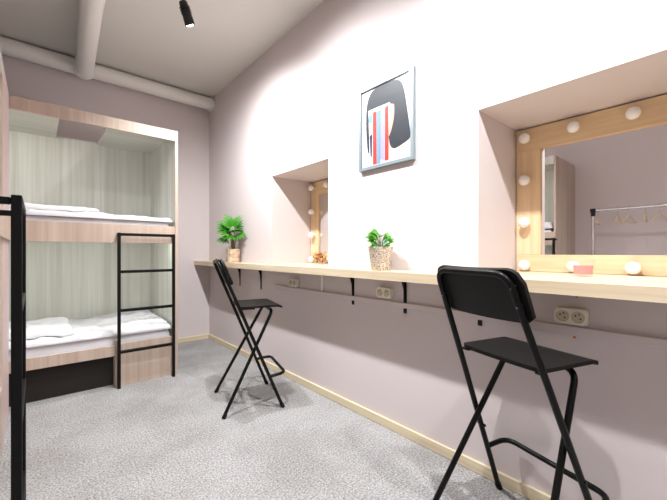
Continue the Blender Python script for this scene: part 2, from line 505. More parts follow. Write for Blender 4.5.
for lz, R, n in ((0.0200, 0.022, 4), (0.039, 0.045, 9), (0.039, 0.017, 3), (0.0605, 0.048, 10), (0.0605, 0.021, 4), (0.0820, 0.036, 7), (0.0820, 0.008, 1)):
    for j in range(n):
        a = 2*PI*j/n + lz*40
        o = bpy.data.objects.new('sweet', sw_mesh[k % 3]); COL.objects.link(o)
        o.location = (cx + R*math.cos(a), cy + R*math.sin(a), ZS1+lz)
        o.rotation_euler = (k*1.3, k*0.7, k*2.1)
        tag(o, sw_lab[k % 3], 'sweet', ('orange', 'brown', 'golden')[k % 3] + ' sweets in the glass bowl'); k += 1

def basket(c, r0, r1, h, rows, cols, amp):
    bm = bmesh.new(); c = Vector(c)
    nz, na = rows*4, cols*4
    rings = []
    for i in range(nz+1):
        z = h*i/nz; r = r0 + (r1-r0)*(i/nz)
        row = i*rows/nz
        ring = []
        for j in range(na):
            a = 2*PI*j/na
            s = math.sin(PI*row) * math.cos(a*cols/2*1.0 + PI*int(row))
            ring.append(bm.verts.new(c + Vector(((r+amp*s)*math.cos(a), (r+amp*s)*math.sin(a), z+0.0005))))
        rings.append(ring)
    inner = []
    for rr, zz in ((r1-0.006, h), (r1-0.008, h-0.022)):
        inner.append([bm.verts.new(c + Vector((rr*math.cos(2*PI*j/na), rr*math.sin(2*PI*j/na), zz))) for j in range(na)])
    allr = rings + inner
    for a, b in zip(allr, allr[1:]):
        for j in range(na): bm.faces.new((a[j], a[(j+1) % na], b[(j+1) % na], b[j]))
    bm.faces.new(rings[0][::-1])
    return bm

def soil(c, r, z):
    return lathe(bmesh.new(), [(r, z-0.006), (r*0.97, z), (r*0.5, z+0.003), (0, z+0.004)], c, 24)

def leaf_mesh(outline, L, W, origin, direction, up, curl=0.25, fold=0.15):
    """outline: list of (t, w) half outline from base to tip, mirrored; a thin folded, drooping blade"""
    bm = bmesh.new()
    d = Vector(direction).normalized(); u = Vector(up)
    s = d.cross(u).normalized(); u = s.cross(d).normalized()
    o = Vector(origin)
    def P(t, w, k):
        return o + d*(L*t) + s*(W*w) + u*(-curl*L*t*t + fold*W*abs(w)) + u*k
    rows = []
    for k in (0.0, -0.0012):
        rows.append([(bm.verts.new(P(t, 0, k)), bm.verts.new(P(t, w, k)), bm.verts.new(P(t, -w, k))) for t, w in outline])
    top, bot = rows
    for R in (top, bot):
        for a, b in zip(R, R[1:]):
            bm.faces.new((a[0], b[0], b[1], a[1])); bm.faces.new((a[0], a[2], b[2], b[0]))
    for a, b, a2, b2 in zip(top, top[1:], bot, bot[1:]):
        bm.faces.new((a[1], b[1], b2[1], a2[1])); bm.faces.new((a[2], a2[2], b2[2], b[2]))
    return bm

def fan_leaf(origin, d, up, L, n=9, spread=150):
    """palmate fan of pointed segments joined near the stalk"""
    bm = bmesh.new()
    d = Vector(d).normalized(); s = d.cross(Vector(up)).normalized(); u = s.cross(d).normalized()
    o = Vector(origin)
    def P(a, r, k): return o + (d*math.cos(a) + s*math.sin(a))*r + u*(-0.35*r*r/L + k)
    step = math.radians(spread)/n
    for k0 in (0.0, -0.001):
        cen = bm.verts.new(P(0, 0, k0))
        for i in range(n):
            a = (i-(n-1)/2)*step
            ln = L*(1-0.22*abs(i-(n-1)/2)/((n-1)/2))
            pts = [P(a-step*0.5, ln*0.5, k0), P(a-step*0.36, ln*0.78, k0-0.002), P(a, ln, k0-0.004), P(a+step*0.36, ln*0.78, k0-0.002), P(a+step*0.5, ln*0.5, k0)]
            mid = bm.verts.new(P(a, ln*0.55, k0+0.005))
            vs = [bm.verts.new(p) for p in pts]
            ring = [cen] + vs
            for q in range(len(ring)):
                bm.faces.new((mid, ring[q], ring[(q+1) % len(ring)]))
    return bm

# corner palm
cx, cy = 1.437, 3.15
c = (cx, cy, ZS1)
t = thing('potted_plant', 'palm-like potted plant with fan leaves in a straw pot at the counter corner', 'plant', c)
obj('woven_pot', basket(c, 0.056, 0.062, 0.128, 9, 20, 0.003), M_BASKET, t, True, c)
obj('soil', soil(c, 0.055, 0.118), M_SOIL, t, True, c)
cr_ = Vector((cx, cy, ZS1+0.12))
R_ = Vector((0.757, -0.653, 0))          # picture-right on the counter
F_ = Vector((-0.653, -0.757, 0))         # towards the room
fans = [(-0.050, 0.02, 0.330, 0.13, 0.05), (-0.012, 0.03, 0.345, 0.13, 0.09), (0.018, 0.00, 0.340, 0.12, 0.07), (-0.085, 0.03, 0.235, 0.11, 0.0),
        (0.062, 0.02, 0.270, 0.12, 0.01), (-0.045, 0.055, 0.285, 0.13, 0.02), (0.02, 0.05, 0.295, 0.12, 0.03), (-0.07, 0.02, 0.300, 0.12, 0.06),
        (0.03, 0.03, 0.315, 0.11, 0.08), (-0.02, 0.06, 0.255, 0.12, 0.0), (-0.03, 0.06, 0.32, 0.12, 0.06)]
for a, f, zz, L, upk in fans:
    tip = Vector((cx, cy, ZS1)) + R_*a*0.6 + F_*f*0.6 + Vector((0, 0, zz))
    if tip.x > XW-0.06: tip.x = XW-0.06
    st = tube(bmesh.new(), fillet([cr_ + R_*a*0.15, cr_ + R_*a*0.3 + Vector((0,0,0.10)), tip], 0.05), 0.0022, 6)
    so_ = obj('stalk', st, M_STEM, t, True, c)
    d = (R_*a*1.0 + F_*(f+0.02)*1.0 + Vector((0, 0, upk))).normalized()
    lb = fan_leaf(tip, d, F_*0.6 + Vector((0, 0, 1)), L, 11, 185)
    for v in lb.verts:
        v.co.x = min(v.co.x, XW-0.006)
    obj('fan_leaf', lb, M_GREEN, so_, False, c)
obj('trunk', tube(bmesh.new(), [cr_ - Vector((0,0,0.004)), cr_ + Vector((0.004,0,0.04)), cr_ + Vector((0.0,0,0.11))], [0.013, 0.010, 0.006], 10), M_STEM, t, True, c)

# small ivy
cx, cy = 1.437, 1.268
c = (cx, cy, ZS1)
t = thing('potted_plant', 'small ivy in a pale wicker pot on the counter below the picture', 'plant', c)
obj('woven_pot', basket(c, 0.050, 0.068, 0.128, 16, 26, 0.0022), M_BASKETW, t, True, c)
obj('soil', soil(c, 0.060, 0.116), M_SOIL, t, True, c)
R_ = Vector((0.66, -0.75, 0)); F_ = Vector((-0.75, -0.66, 0))
ivy = [(0.0, 0.0), (0.02, 0.5), (0.18, 0.92), (0.30, 0.62), (0.52, 0.98), (0.62, 0.50), (0.82, 0.30), (1.0, 0.0)]
lv = [(-0.050, 0.02, 0.060, 0.050, 0), (-0.018, 0.03, 0.082, 0.056, 0), (0.020, 0.03, 0.062, 0.050, 0), (0.038, 0.02, 0.046, 0.048, 0),
      (-0.024, 0.05, 0.022, 0.042, 0), (0.018, 0.05, 0.026, 0.046, 1), (-0.04, 0.04, 0.008, 0.034, 0), (0.0, 0.05, 0.012, 0.036, 0),
      (-0.008, 0.0, 0.080, 0.046, 0), (0.002, 0.04, 0.036, 0.036, 1), (-0.036, 0.03, 0.056, 0.044, 0), (0.03, 0.04, 0.012, 0.032, 0),
      (-0.030, 0.04, 0.074, 0.052, 0), (0.004, 0.035, 0.066, 0.050, 0), (0.028, 0.045, 0.060, 0.044, 0), (-0.012, 0.05, 0.046, 0.044, 0),
      (-0.048, 0.035, 0.040, 0.040, 0), (0.044, 0.035, 0.034, 0.040, 0), (0.012, 0.055, 0.008, 0.038, 0), (-0.020, 0.055, 0.004, 0.036, 1)]
c0 = Vector((cx, cy, ZS1+0.118))
for a, f, zz, L, q in lv:
    p1 = c0 + R_*a*0.75 + F_*f*0.75 + Vector((0, 0, zz))
    st = obj('stalk', tube(bmesh.new(), fillet([c0 + R_*a*0.25 + F_*f*0.25, c0 + R_*a*0.4 + F_*f*0.4 + Vector((0,0,zz*0.7)), p1], 0.02, 4), 0.0014, 6), M_STEM, t, True, c)
    d = R_*a*0.9 + F_*0.03 + Vector((0, 0, 0.012))
    obj('leaf', leaf_mesh(ivy, L, L*0.56, p1, d, F_*1.2 + Vector((0, 0, 0.8)), 0.3, 0.12), M_GREENP if q else M_GREEN2, st, False, c)

# ------------------------------------------------------------------ the picture
PY0, PY1, PZ0, PZ1 = 1.095, 1.498, 1.490, 1.983
o = (XW, (PY0+PY1)/2, PZ0)
t = thing('framed_picture', 'silver framed portrait of black bobbed hair with red and blue paint stripes', 'picture', o)
fw, fd = 0.017, 0.022
bm = bmesh.new()
Wp, Hp = PY1-PY0, PZ1-PZ0
def PM(u, v, w): return (XW-0.001-w, PY1-u, PZ0+v)        # u to picture-right
for q in ([(0,0),(Wp,0),(Wp-fw,fw),(fw,fw)], [(Wp,0),(Wp,Hp),(Wp-fw,Hp-fw),(Wp-fw,fw)],
          [(Wp,Hp),(0,Hp),(fw,Hp-fw),(Wp-fw,Hp-fw)], [(0,Hp),(0,0),(fw,fw),(fw,Hp-fw)]):
    prism(bm, q, 0, fd, PM)
obj('picture_frame', bm, M_ALU, t, False, o)
iw, ih = Wp-2*fw, Hp-2*fw
mats = [plain('print_white', srgb(222, 220, 224), 0.5), plain('print_hair', srgb(24, 33, 46), 0.5), plain('print_skin', srgb(216, 178, 156), 0.5),
        plain('print_red', srgb(206, 52, 36), 0.5), plain('print_blue', srgb(112, 154, 208), 0.5), plain('print_lilac', srgb(168, 160, 204), 0.5),
        plain('print_navy', srgb(34, 42, 86), 0.5), plain('print_cream', srgb(226, 212, 198), 0.5)]
bm = bmesh.new()
def smooth_poly(pts, it=2):
    for _ in range(it):
        q = []
        for i in range(len(pts)):
            a, b = pts[i], pts[(i+1) % len(pts)]
            q += [(a[0]*.75+b[0]*.25, a[1]*.75+b[1]*.25), (a[0]*.25+b[0]*.75, a[1]*.25+b[1]*.75)]
        pts = q
    return pts
def patch(pts, mi, lay):
    vs = [bm.verts.new(PM(fw+u*iw, fw+v*ih, 0.0115+lay*0.0004)) for u, v in pts]
    f = bm.faces.new(vs); f.material_index = mi
patch([(0,0),(1,0),(1,1),(0,1)], 0, 0)
patch(smooth_poly([(.55,.01),(.99,.01),(.99,.24),(.80,.28),(.62,.30),(.56,.20)]), 7, 1)
patch(smooth_poly([(.14,.16),(.10,.45),(.10,.82),(.22,.99),(.50,.985),(.74,.985),(.86,.88),(.94,.50),(.98,.30),(.985,.22),(.90,.19),(.74,.15),(.66,.15),(.60,.20),(.58,.30),(.50,.45),(.24,.45),(.2,.2)]), 1, 2)
patch(smooth_poly([(.16,.73),(.68,.735),(.69,.55),(.62,.36),(.56,.30),(.57,.18),(.40,.10),(.20,.18),(.17,.45)], 1), 2, 3)
patch([(.15,.735),(.60,.735),(.58,.45),(.56,.02),(.18,.02),(.17,.40)], 0, 4)
patch([(.16,.66),(.24,.67),(.24,.56),(.16,.58)], 4, 5)
patch([(.18,.40),(.24,.42),(.23,.12),(.20,.14)], 6, 5)
patch([(.25,.69),(.33,.69),(.335,.02),(.255,.02)], 3, 5)
patch([(.335,.68),(.42,.69),(.41,.02),(.34,.02)], 4, 5)
patch([(.42,.68),(.50,.68),(.49,.04),(.41,.06)], 5, 5)
patch([(.505,.69),(.575,.71),(.575,.03),(.50,.03)], 3, 5)
obj('art_print', bm, mats, t, False, o)
bm = bmesh.new(); prism(bm, [(fw,fw),(Wp-fw,fw),(Wp-fw,Hp-fw),(fw,Hp-fw)], 0.0165, 0.0185, PM)
obj('glazing', bm, M_GLASS, t, False, o)
ob = bmesh.new(); prism(ob, [(fw,fw),(Wp-fw,fw),(Wp-fw,Hp-fw),(fw,Hp-fw)], 0.001, 0.011, PM)
obj('backing_board', ob, M_HOLE, t, False, o)

# ------------------------------------------------------------------ folding bar stools
def stool():
    t = thing('folding_bar_stool', 'x', 'stool', (0, 0, 0), 0, 'black folding stools at the counter')
    r = 0.0105
    fx, fy = 0.184, 0.213
    tx, ty, tz = -0.205, 0.146, 0.945
    def on_front(z, s):           # centre line of the long back tubes
        k = z/tz
        return Vector((fx + (tx-fx)*k, s*(fy + (ty-fy)*k), z))
    pts = fillet([on_front(0.006, 1), on_front(0.60, 1), Vector((tx, ty, tz-0.008)), Vector((tx, -ty, tz-0.008)), on_front(0.60, -1), on_front(0.006, -1)], 0.055, 8)
    obj('back_frame', tube(bmesh.new(), pts, r, 12), M_BLACK, t, True, None, 50)
    # rear legs: a hoop that turns under the front of the seat
    ux, uy, uz = 0.135, 0.128, 0.624
    a = [(-fx, fy, 0.006), (ux-0.01, uy, uz-0.01), (ux, -uy, uz-0.01), (-fx, -fy, 0.006)]
    a[1] = (ux, uy, uz-0.01)
    obj('leg_frame', tube(bmesh.new(), fillet(a, 0.05, 8), r, 12), M_BLACK, t, True, None, 50)
    for s in (1, -1):
        for p, dr in ((Vector((fx, s*fy, 0)), on_front(0.3, s)-on_front(0, s)), (Vector((-fx, s*fy, 0)), Vector((ux+fx, s*(uy-fy), uz)))):
            d = dr.normalized()
            f = tube(bmesh.new(), [p + d*0.0 + Vector((0,0,0.001)), p + d*0.028], 0.0128, 12)
            for v in f.verts: v.co.z = max(v.co.z, 0.0005)
            obj('rubber_foot', f, M_RUBBER, t, True, None, 50)
        # pivot bolt where the frames cross, and the seat hinge pin
        pc = on_front(0.31, s)
        obj('pivot_bolt', tube(bmesh.new(), [pc + Vector((0, -s*0.022, 0)), pc + Vector((0, s*0.014, 0))], 0.005, 10), M_BLACK, t, True, None, 50)
        ph = on_front(0.640, s)
        obj('seat_hinge', tube(bmesh.new(), [ph, Vector((ph.x+0.012, s*0.135, 0.636)), Vector((0.02, s*0.132, 0.633))], 0.005, 8), M_BLACK, t, True, None, 50)
    # footrest hoop
    h0 = 0.205
    p = on_front(h0, 1); q = on_front(h0, -1)
    g = fillet([p, p + Vector((0.105, -0.005, 0.012)), q + Vector((0.105, 0.005, 0.012)), q], 0.05, 8)
    obj('footrest', tube(bmesh.new(), g, r*0.95, 12), M_BLACK, t, True, None, 50)
    # seat: moulded ply, front edge rolled down
    bm = bmesh.new()
    nx, ny = 18, 14
    x0, x1, hw = -0.078, 0.200, 0.168
    def zt(x, y):
        z = 0.655 - 0.006*(1-(y/hw)**2)*max(0, 1-((x-0.02)/0.14)**2)
        if x > 0.15: z -= (x-0.15)**2*5.5
        return z
    top, bot = [], []
    for i in range(nx+1):
        x = x0 + (x1-x0)*i/nx
        cr = 0.022
        e = max(0, cr - (x-x0), cr - (x1-x))
        w = hw - (cr - math.sqrt(max(0, cr*cr-e*e)))
        w *= 0.965 + 0.035*(x-x0)/(x1-x0)
        top.append([bm.verts.new((x, -w+2*w*j/ny, zt(x, -w+2*w*j/ny))) for j in range(ny+1)])
        bot.append([bm.verts.new((x, -w+2*w*j/ny, zt(x, -w+2*w*j/ny)-0.013)) for j in range(ny+1)])
    for i in range(nx):
        for j in range(ny):
            bm.faces.new((top[i][j], top[i+1][j], top[i+1][j+1], top[i][j+1]))
            bm.faces.new((bot[i][j], bot[i][j+1], bot[i+1][j+1], bot[i+1][j]))
        bm.faces.new((top[i][0], bot[i][0], bot[i+1][0], top[i+1][0]))
        bm.faces.new((top[i][ny], top[i+1][ny], bot[i+1][ny], bot[i][ny]))
    for j in range(ny):
        bm.faces.new((top[0][j], top[0][j+1], bot[0][j+1], bot[0][j]))
        bm.faces.new((top[nx][j], bot[nx][j], bot[nx][j+1], top[nx][j+1]))
    obj('seat', bm, M_BLACKW, t, True, None, 40)
    # backrest: curved rounded plate fixed to the sitter's side of the tubes
    bm = bmesh.new()
    Wb, Hb, rb_ = 0.350, 0.172, 0.048
    nu, nv = 26, 10
    lean = Vector((tx-fx, 0, tz)).normalized()
    ctr = on_front(tz-0.078, 0); ctr.y = 0
    front = Vector((lean.z, 0, -lean.x))
    g = {}
    for k in (0, 1):
        for i in range(nu+1):
            yy = -Wb/2 + Wb*i/nu
            e = max(0, rb_ - (yy+Wb/2), rb_ - (Wb/2-yy))
            cut = rb_ - math.sqrt(max(0, rb_*rb_-e*e))
            for j in range(nv+1):
                lo, hi = -Hb/2 + cut*0.35, Hb/2 - cut
                vv = lo + (hi-lo)*j/nv
                dep = 0.0135 - 0.012*(1-(2*yy/Wb)**2) + 0.0125*k + 0.011*max(0, (2*yy/Wb)**2-0.0)*0
                g[k, i, j] = bm.verts.new(ctr + Vector((0, yy, 0)) + lean*vv + front*dep)
    for i in range(nu):
        for j in range(nv):
            bm.faces.new((g[0,i,j], g[0,i+1,j], g[0,i+1,j+1], g[0,i,j+1]))
            bm.faces.new((g[1,i,j], g[1,i,j+1], g[1,i+1,j+1], g[1,i+1,j]))
        bm.faces.new((g[0,i,0], g[1,i,0], g[1,i+1,0], g[0,i+1,0]))
        bm.faces.new((g[0,i,nv], g[0,i+1,nv], g[1,i+1,nv], g[1,i,nv]))
    for j in range(nv):
        bm.faces.new((g[0,0,j], g[0,0,j+1], g[1,0,j+1], g[1,0,j]))
        bm.faces.new((g[0,nu,j], g[1,nu,j], g[1,nu,j+1], g[0,nu,j+1]))
    bmesh.ops.remove_doubles(bm, verts=bm.verts, dist=1e-6)
    br_ = obj('backrest', bm, M_BLACKW, t, True, None, 40)
    for s in (1, -1):
        for zz in (0.90, 0.845):
            pc = on_front(zz, s)
            obj('backrest_screw', tube(bmesh.new(), [pc - front*0.0125, pc + front*0.012], 0.0036, 8), M_ALU, br_, True, None, 50)
    return t
st = stool()
th = math.radians(-17)
st.location = (1.245, 0.496, 0); st.rotation_euler = (0, 0, th)
st['label'] = 'large black folding bar stool in the foreground before the near mirror'
dup(st, (1.083, 2.147, 0), math.radians(-16), 'farther black folding bar stool standing near the corner plant')

# ------------------------------------------------------------------ bunk beds
def bunk_back():
    X0, X1, Y0, Y1 = XL+0.004, 0.875, 2.975, 3.80
    o = (0.04, 3.39, 0)
    t = thing('bunk_bed', 'pale laminate cabin bunk bed built across the back wall', 'bunk bed', o)
    tk = 0.018
    p = lambda n, b, m, par=None: obj(n, b, m, par or t, False, o)
    p('end_panel', B(X1-tk, X1, Y0, Y1, 0, 1.99, 0.001, 1), M_BUNKIN)
    p('end_panel', B(X0, X0+tk, Y0, Y1, 0, 1.99, 0.001, 1), M_BUNKIN)
    p('edge_strip', B(X1-tk-0.002, X1+0.001, Y0-0.004, Y0-0.0005, 0, 1.99, 0.001, 1), M_BUNK)
    p('back_panel', B(X0+tk, X1-tk, Y1-tk, Y1, 0, 1.995), M_BUNKIN)
    p('roof_panel', B(X0+tk, 0.124, Y0+0.02, Y1-tk, 1.975, 1.99), M_BUNKROOF)
    p('roof_panel', B(0.4175, X1-tk, Y0+0.02, Y1-tk, 1.975, 1.99), M_BUNKROOF)
    p('fascia', B(X0+tk, X1-tk-0.003, Y0, Y0+0.018, 1.907, 1.990, 0.001, 1), M_BUNK)
    p('bed_rail', B(X0+tk, X1-tk-0.003, Y0, Y0+0.018, 1.070, 1.207, 0.001, 1), M_BUNK)
    p('bed_deck', B(X0+tk, X1-tk, Y0+0.018, Y1-tk, 1.115, 1.133), M_BUNKROOF)
    p('bed_rail', B(X0+tk, 0.437, Y0, Y0+0.018, 0.232, 0.310, 0.001, 1), M_BUNK)
    p('bed_deck', B(X0+tk, X1-tk, Y0+0.018, Y1-tk, 0.232, 0.250), M_BUNKROOF)
    p('partition', B(0.437, 0.455, Y0-0.004, Y1-tk, 0, 0.232), M_BUNK)
    p('partition_post', B(0.437, 0.4555, Y0-0.004, Y0+0.018, 0.232, 0.345, 0.001, 1), M_BUNK)
    p('underbed_shade_panel', B(X0+tk+0.001, 0.4365, 3.05, 3.066, 0, 0.2315), M_SHADE)  # added dark sheet, stands in for the deep shade under the bed
    p('base_panel', B(0.4555, X1-tk-0.003, Y0+0.004, Y0+0.018, 0, 0.316), M_BUNK)
    for z, in ((1.9745,), (1.1145,)):
        l = p('led_strip', B(-0.60, 0.10 if z > 1.5 else 0.80, Y0+0.024, Y0+0.044, z-0.008, z), M_LED)
    return t
bunk_back()

def bunk_left():
    XF_, X0 = -0.134, XL+0.004
    Y0, Y1 = 1.18, 2.966
    o = (-0.46, 2.07, 0)
    t = thing('bunk_bed', 'pale laminate bunk bed along the left wall, cut off by the photo edge', 'bunk bed', o)
    tk = 0.018
    p = lambda n, b, m, par=None: obj(n, b, m, par or t, False, o)
    p('end_panel', B(X0, XF_, Y0, Y0+tk, 0, 1.99, 0.001, 1), M_BUNK)
    p('end_panel', B(X0, XF_-0.014, Y1-tk, Y1, 0, 1.99, 0.001, 1), M_BUNK)
    p('back_panel', B(X0, X0+tk, Y0+tk, Y1-tk, 0, 1.99), M_BUNKIN)
    p('roof_panel', B(X0+tk, XF_-0.018, Y0+tk, Y1-tk, 1.975, 1.99), M_BUNKROOF)
    p('fascia', B(XF_-0.018, XF_, Y0+tk, 2.47, 1.907, 1.990, 0.001, 1), M_BUNKIN)
    fp = p('front_panel', B(XF_-0.014, XF_, 2.47, Y1, 0.0, 1.990), M_PINKPANEL)
    p('head_panel', B(X0+tk, XF_-0.0005, 2.452, 2.4695, 1.1335, 1.906, 0.001, 1), M_BUNK)
    p('head_panel', B(X0+tk, XF_-0.0005, 2.452, 2.4695, 0.311, 1.1145, 0.001, 1), M_BUNK)
    fp['label'] = 'pink painted panel'
    p('bed_rail', B(XF_+0.0005, XF_+0.016, Y0+0.002, Y1-0.004, 1.070, 1.207, 0.001, 1), M_BUNK)
    p('bed_deck', B(X0+tk, XF_-0.016, Y0+tk, Y1-tk, 1.115, 1.133), M_BUNKROOF)
    p('bed_rail', B(XF_-0.018, XF_, Y0+tk, 2.47, 0.232, 0.310, 0.001, 1), M_BUNK)
    p('bed_deck', B(X0+tk, XF_-0.018, Y0+tk, Y1-tk, 0.232, 0.250), M_BUNKROOF)
    p('base_panel', B(XF_-0.014, XF_, Y0+tk, 2.47, 0, 0.2315), M_BUNK)
    p('led_strip', B(XF_-0.044, XF_-0.024, 1.4, 2.3, 1.966, 1.9745), M_LED)
    p('led_strip', B(XF_-0.044, XF_-0.024, 1.4, 2.3, 1.106, 1.1145), M_LED)
    return t
bunk_left()

def ladder(label):
    """local: rungs along x (0..0.376), standing off the bed by +y 0.046, z up"""
    t = thing('bunk_ladder', label, 'ladder', (0, 0, 0), 0, 'black bunk ladders')
    w, s = 0.376, 0.0105
    for x in (0, w):
        obj('ladder_rail', B(x-s, x+s, -s, s, 0.001, 1.142, 0.002, 1), M_BLADDER, t)
    for z in (1.1295, 0.855, 0.570, 0.265):
        obj('rung', B(s+0.0003, w-s-0.0003, -0.011, 0.011, z-0.0105, z+0.0105, 0.002, 1), M_BLADDER, t)
    for x in (0, w):
        obj('mounting_bracket', B(x-0.008, x+0.008, s+0.0003, 0.0445, 1.116, 1.138, 0.002, 1), M_BLADDER, t)
    return t
l1 = ladder('slim black metal ladder hooked on the back bunk bed')
l1.location = (0.4545, 2.930, 0)
for x in (0, 0.376):
    obj('mounting_bracket', B(x-0.007, x+0.007, 0.0108, 0.0405, 0.255, 0.275, 0.002, 1), M_BLADDER, l1)
l2 = dup(l1, (-0.0385, 1.170, 0), PI/2, 'black metal ladder at the left photo edge on the left bunk')
for ch in list(l2.children):
    if ch.name.startswith('mounting_bracket'):
        bpy.data.objects.remove(ch)
for x in (0.0, 0.376):
    for z in (1.127,):
        obj('mounting_bracket', B(x-0.008, x+0.008, 0.0108, 0.0775, z-0.009, z+0.009, 0.002, 1), M_BLADDER, l2)

# ------------------------------------------------------------------ bedding
HF, HB = {}, {}
def HFAT(seed, x, y):
    x0, x1, y0, y1, nx, ny = HB[seed]
    i = int(round(max(0, min(1, (x-x0)/(x1-x0)))*nx)); j = int(round(max(0, min(1, (y-y0)/(y1-y0)))*ny))
    return max(HF[seed][min(nx, max(0, i+a)), min(ny, max(0, j+b))] for a in (-1, 0, 1) for b in (-1, 0, 1))
def soft(x0, x1, y0, y1, z0, h, r=0.03, wr=0.006, seed=0, nx=48, ny=30, fs=6.0, fn=None, edge=0.0, on=None):
    bm = bmesh.new()
    top, bot = [], []
    if on: z0 = 0.0
    HF[seed] = {}; HB[seed] = (x0, x1, y0, y1, nx, ny)
    for i in range(nx+1):
        u = i/nx; x = x0 + (x1-x0)*u
        rt, rb = [], []
        for j in range(ny+1):
            v = j/ny; y = y0 + (y1-y0)*v
            d = min(x-x0, x1-x, y-y0, y1-y)
            k = 1.0 if d >= r else math.sqrt(max(0.0, 1-((r-d)/r)**2))
            hh = h*(0.28 + 0.72*k)
            if fn: hh *= fn(u, v)
            q = Vector((x*fs, y*fs*1.6, seed*3.1))
            n = noise.noise(q) + 0.5*noise.noise(q*2.3) + 0.35*abs(noise.noise(q*4.1))
            hh += wr*n*(0.3+0.7*k)
            hh = max(hh, h*0.12)
            HF[seed][i, j] = z0 + hh
            zb = 0.0
            if on: zb = HFAT(on, x, y) + 0.0015
            ex = edge*noise.noise(Vector((x*9, y*9, seed+5)))
            rt.append(bm.verts.new((x + (ex if i in (0, nx) else 0), y + (ex if j in (0, ny) else 0), z0+hh+zb)))
            rb.append(bm.verts.new((x + (ex if i in (0, nx) else 0), y + (ex if j in (0, ny) else 0), z0+zb)))
        top.append(rt); bot.append(rb)
    for i in range(nx):
        for j in range(ny):
            bm.faces.new((top[i][j], top[i+1][j], top[i+1][j+1], top[i][j+1]))
            bm.faces.new((bot[i][j], bot[i][j+1], bot[i+1][j+1], bot[i+1][j]))
        bm.faces.new((top[i][0], bot[i][0], bot[i+1][0], top[i+1][0]))
        bm.faces.new((top[i][ny], top[i+1][ny], bot[i+1][ny], bot[i][ny]))
    for j in range(ny):
        bm.faces.new((top[0][j], top[0][j+1], bot[0][j+1], bot[0][j]))
        bm.faces.new((top[nx][j], bot[nx][j], bot[nx][j+1], top[nx][j+1]))
    return bm
def bedding(name, label, cat, a, group, **k):
    bm = soft(*a, **k)
    return solo(name, bm, M_LINEN, label, cat, ((a[0]+a[1])/2, (a[2]+a[3])/2, a[4]), group, True, 60)
G = 'white bedding in the bunks'
# back bunk, lower
bedding('mattress', 'white sheeted mattress on the lower back bunk', 'mattress', (-0.76, 0.845, 3.000, 3.770, 0.2505, 0.122), None, r=0.018, wr=0.001, seed=1)
bedding('duvet', 'rumpled white duvet on the lower back bunk behind the ladder', 'duvet', (-0.62, 0.842, 2.998, 3.750, 0.3750, 0.036), None, r=0.022, wr=0.022, seed=2, fs=7, nx=90, ny=50,
        fn=lambda u, v: 0.85 + 1.5*max(0, (u-0.55)/0.45)*(0.25+0.75*v)*min(1, (1-u)*9+0.3), edge=0.008)
bedding('pillow', 'flat white pillow on the lower back bunk duvet', 'pillow', (-0.58, 0.200, 3.07, 3.62, 0.414, 0.052), None, r=0.05, wr=0.014, seed=3, edge=0.0, on=2)
# back bunk, upper
bedding('mattress', 'white sheeted mattress on the upper back bunk', 'mattress', (-0.76, 0.840, 3.000, 3.770, 1.1335, 0.108), None, r=0.018, wr=0.001, seed=4)
bedding('duvet', 'thin white duvet spread on the upper back bunk', 'duvet', (-0.60, 0.838, 2.997, 3.750, 1.2440, 0.036), None, r=0.022, wr=0.017, seed=5, nx=90, ny=50, fs=7, edge=0.006)
bedding('pillow', 'folded white linen on top of the upper bunk duvet', 'bed linen', (-0.56, 0.350, 3.03, 3.62, 1.282, 0.034), None, r=0.04, wr=0.013, seed=6, edge=0.0, on=5)
# left bunk
bedding('mattress', 'white mattress on the upper left bunk seen in the near mirror', 'mattress', (-0.775, -0.156, 1.20, 2.448, 1.1335, 0.100), None, r=0.03, wr=0.003, seed=7)
bedding('duvet', 'folded white duvet on the upper left bunk seen in the mirror', 'duvet', (-0.76, -0.160, 1.22, 2.00, 1.247, 0.07), None, r=0.04, wr=0.012, seed=8, edge=0.004)
bedding('mattress', 'white mattress on the lower left bunk at the photo edge', 'mattress', (-0.775, -0.158, 1.20, 2.448, 0.2505, 0.128), None, r=0.03, wr=0.003, seed=9)

# ------------------------------------------------------------------ clothes rail and hangers (seen in the mirror)
RX, RZ, RY0, RY1 = -0.50, 1.43, -0.45, 0.948
o = (RX, 0.23, 0)
t = thing('clothes_rail', 'chrome clothes rail with black joints reflected in the near mirror', 'clothes rail', o)
obj('top_rail', tube(bmesh.new(), [(RX, RY0, RZ), (RX, RY1, RZ)], 0.0145, 14), M_CHROME, t, True, o, 50)
for y in (RY0, RY1):
    obj('upright', tube(bmesh.new(), [(RX, y, 0.07), (RX, y, RZ-0.02)], 0.0125, 14), M_CHROME, t, True, o, 50)
    obj('joint', box(B(RX-0.02, RX+0.02, y-0.024, y+0.024, RZ-0.020, RZ+0.020, 0.006), RX-0.0175, RX+0.0175, y-0.0175, y+0.0175, RZ-0.058, RZ-0.0202, 0.004), M_BLACK, t, False, o)
    obj('base_foot', tube(bmesh.new(), [(RX-0.20, y, 0.056), (RX+0.20, y, 0.056)], 0.0125, 14), M_CHROME, t, True, o, 50)
    for x in (RX-0.19, RX+0.19):
        obj('castor', tube(bmesh.new(), [(x, y-0.009, 0.0225), (x, y+0.009, 0.0225)], 0.022, 18), M_BLACK, t, True, o, 50)
obj('base_rail', tube(bmesh.new(), [(RX, RY0, 0.11), (RX, RY1, 0.11)], 0.010, 12), M_CHROME, t, True, o, 50)

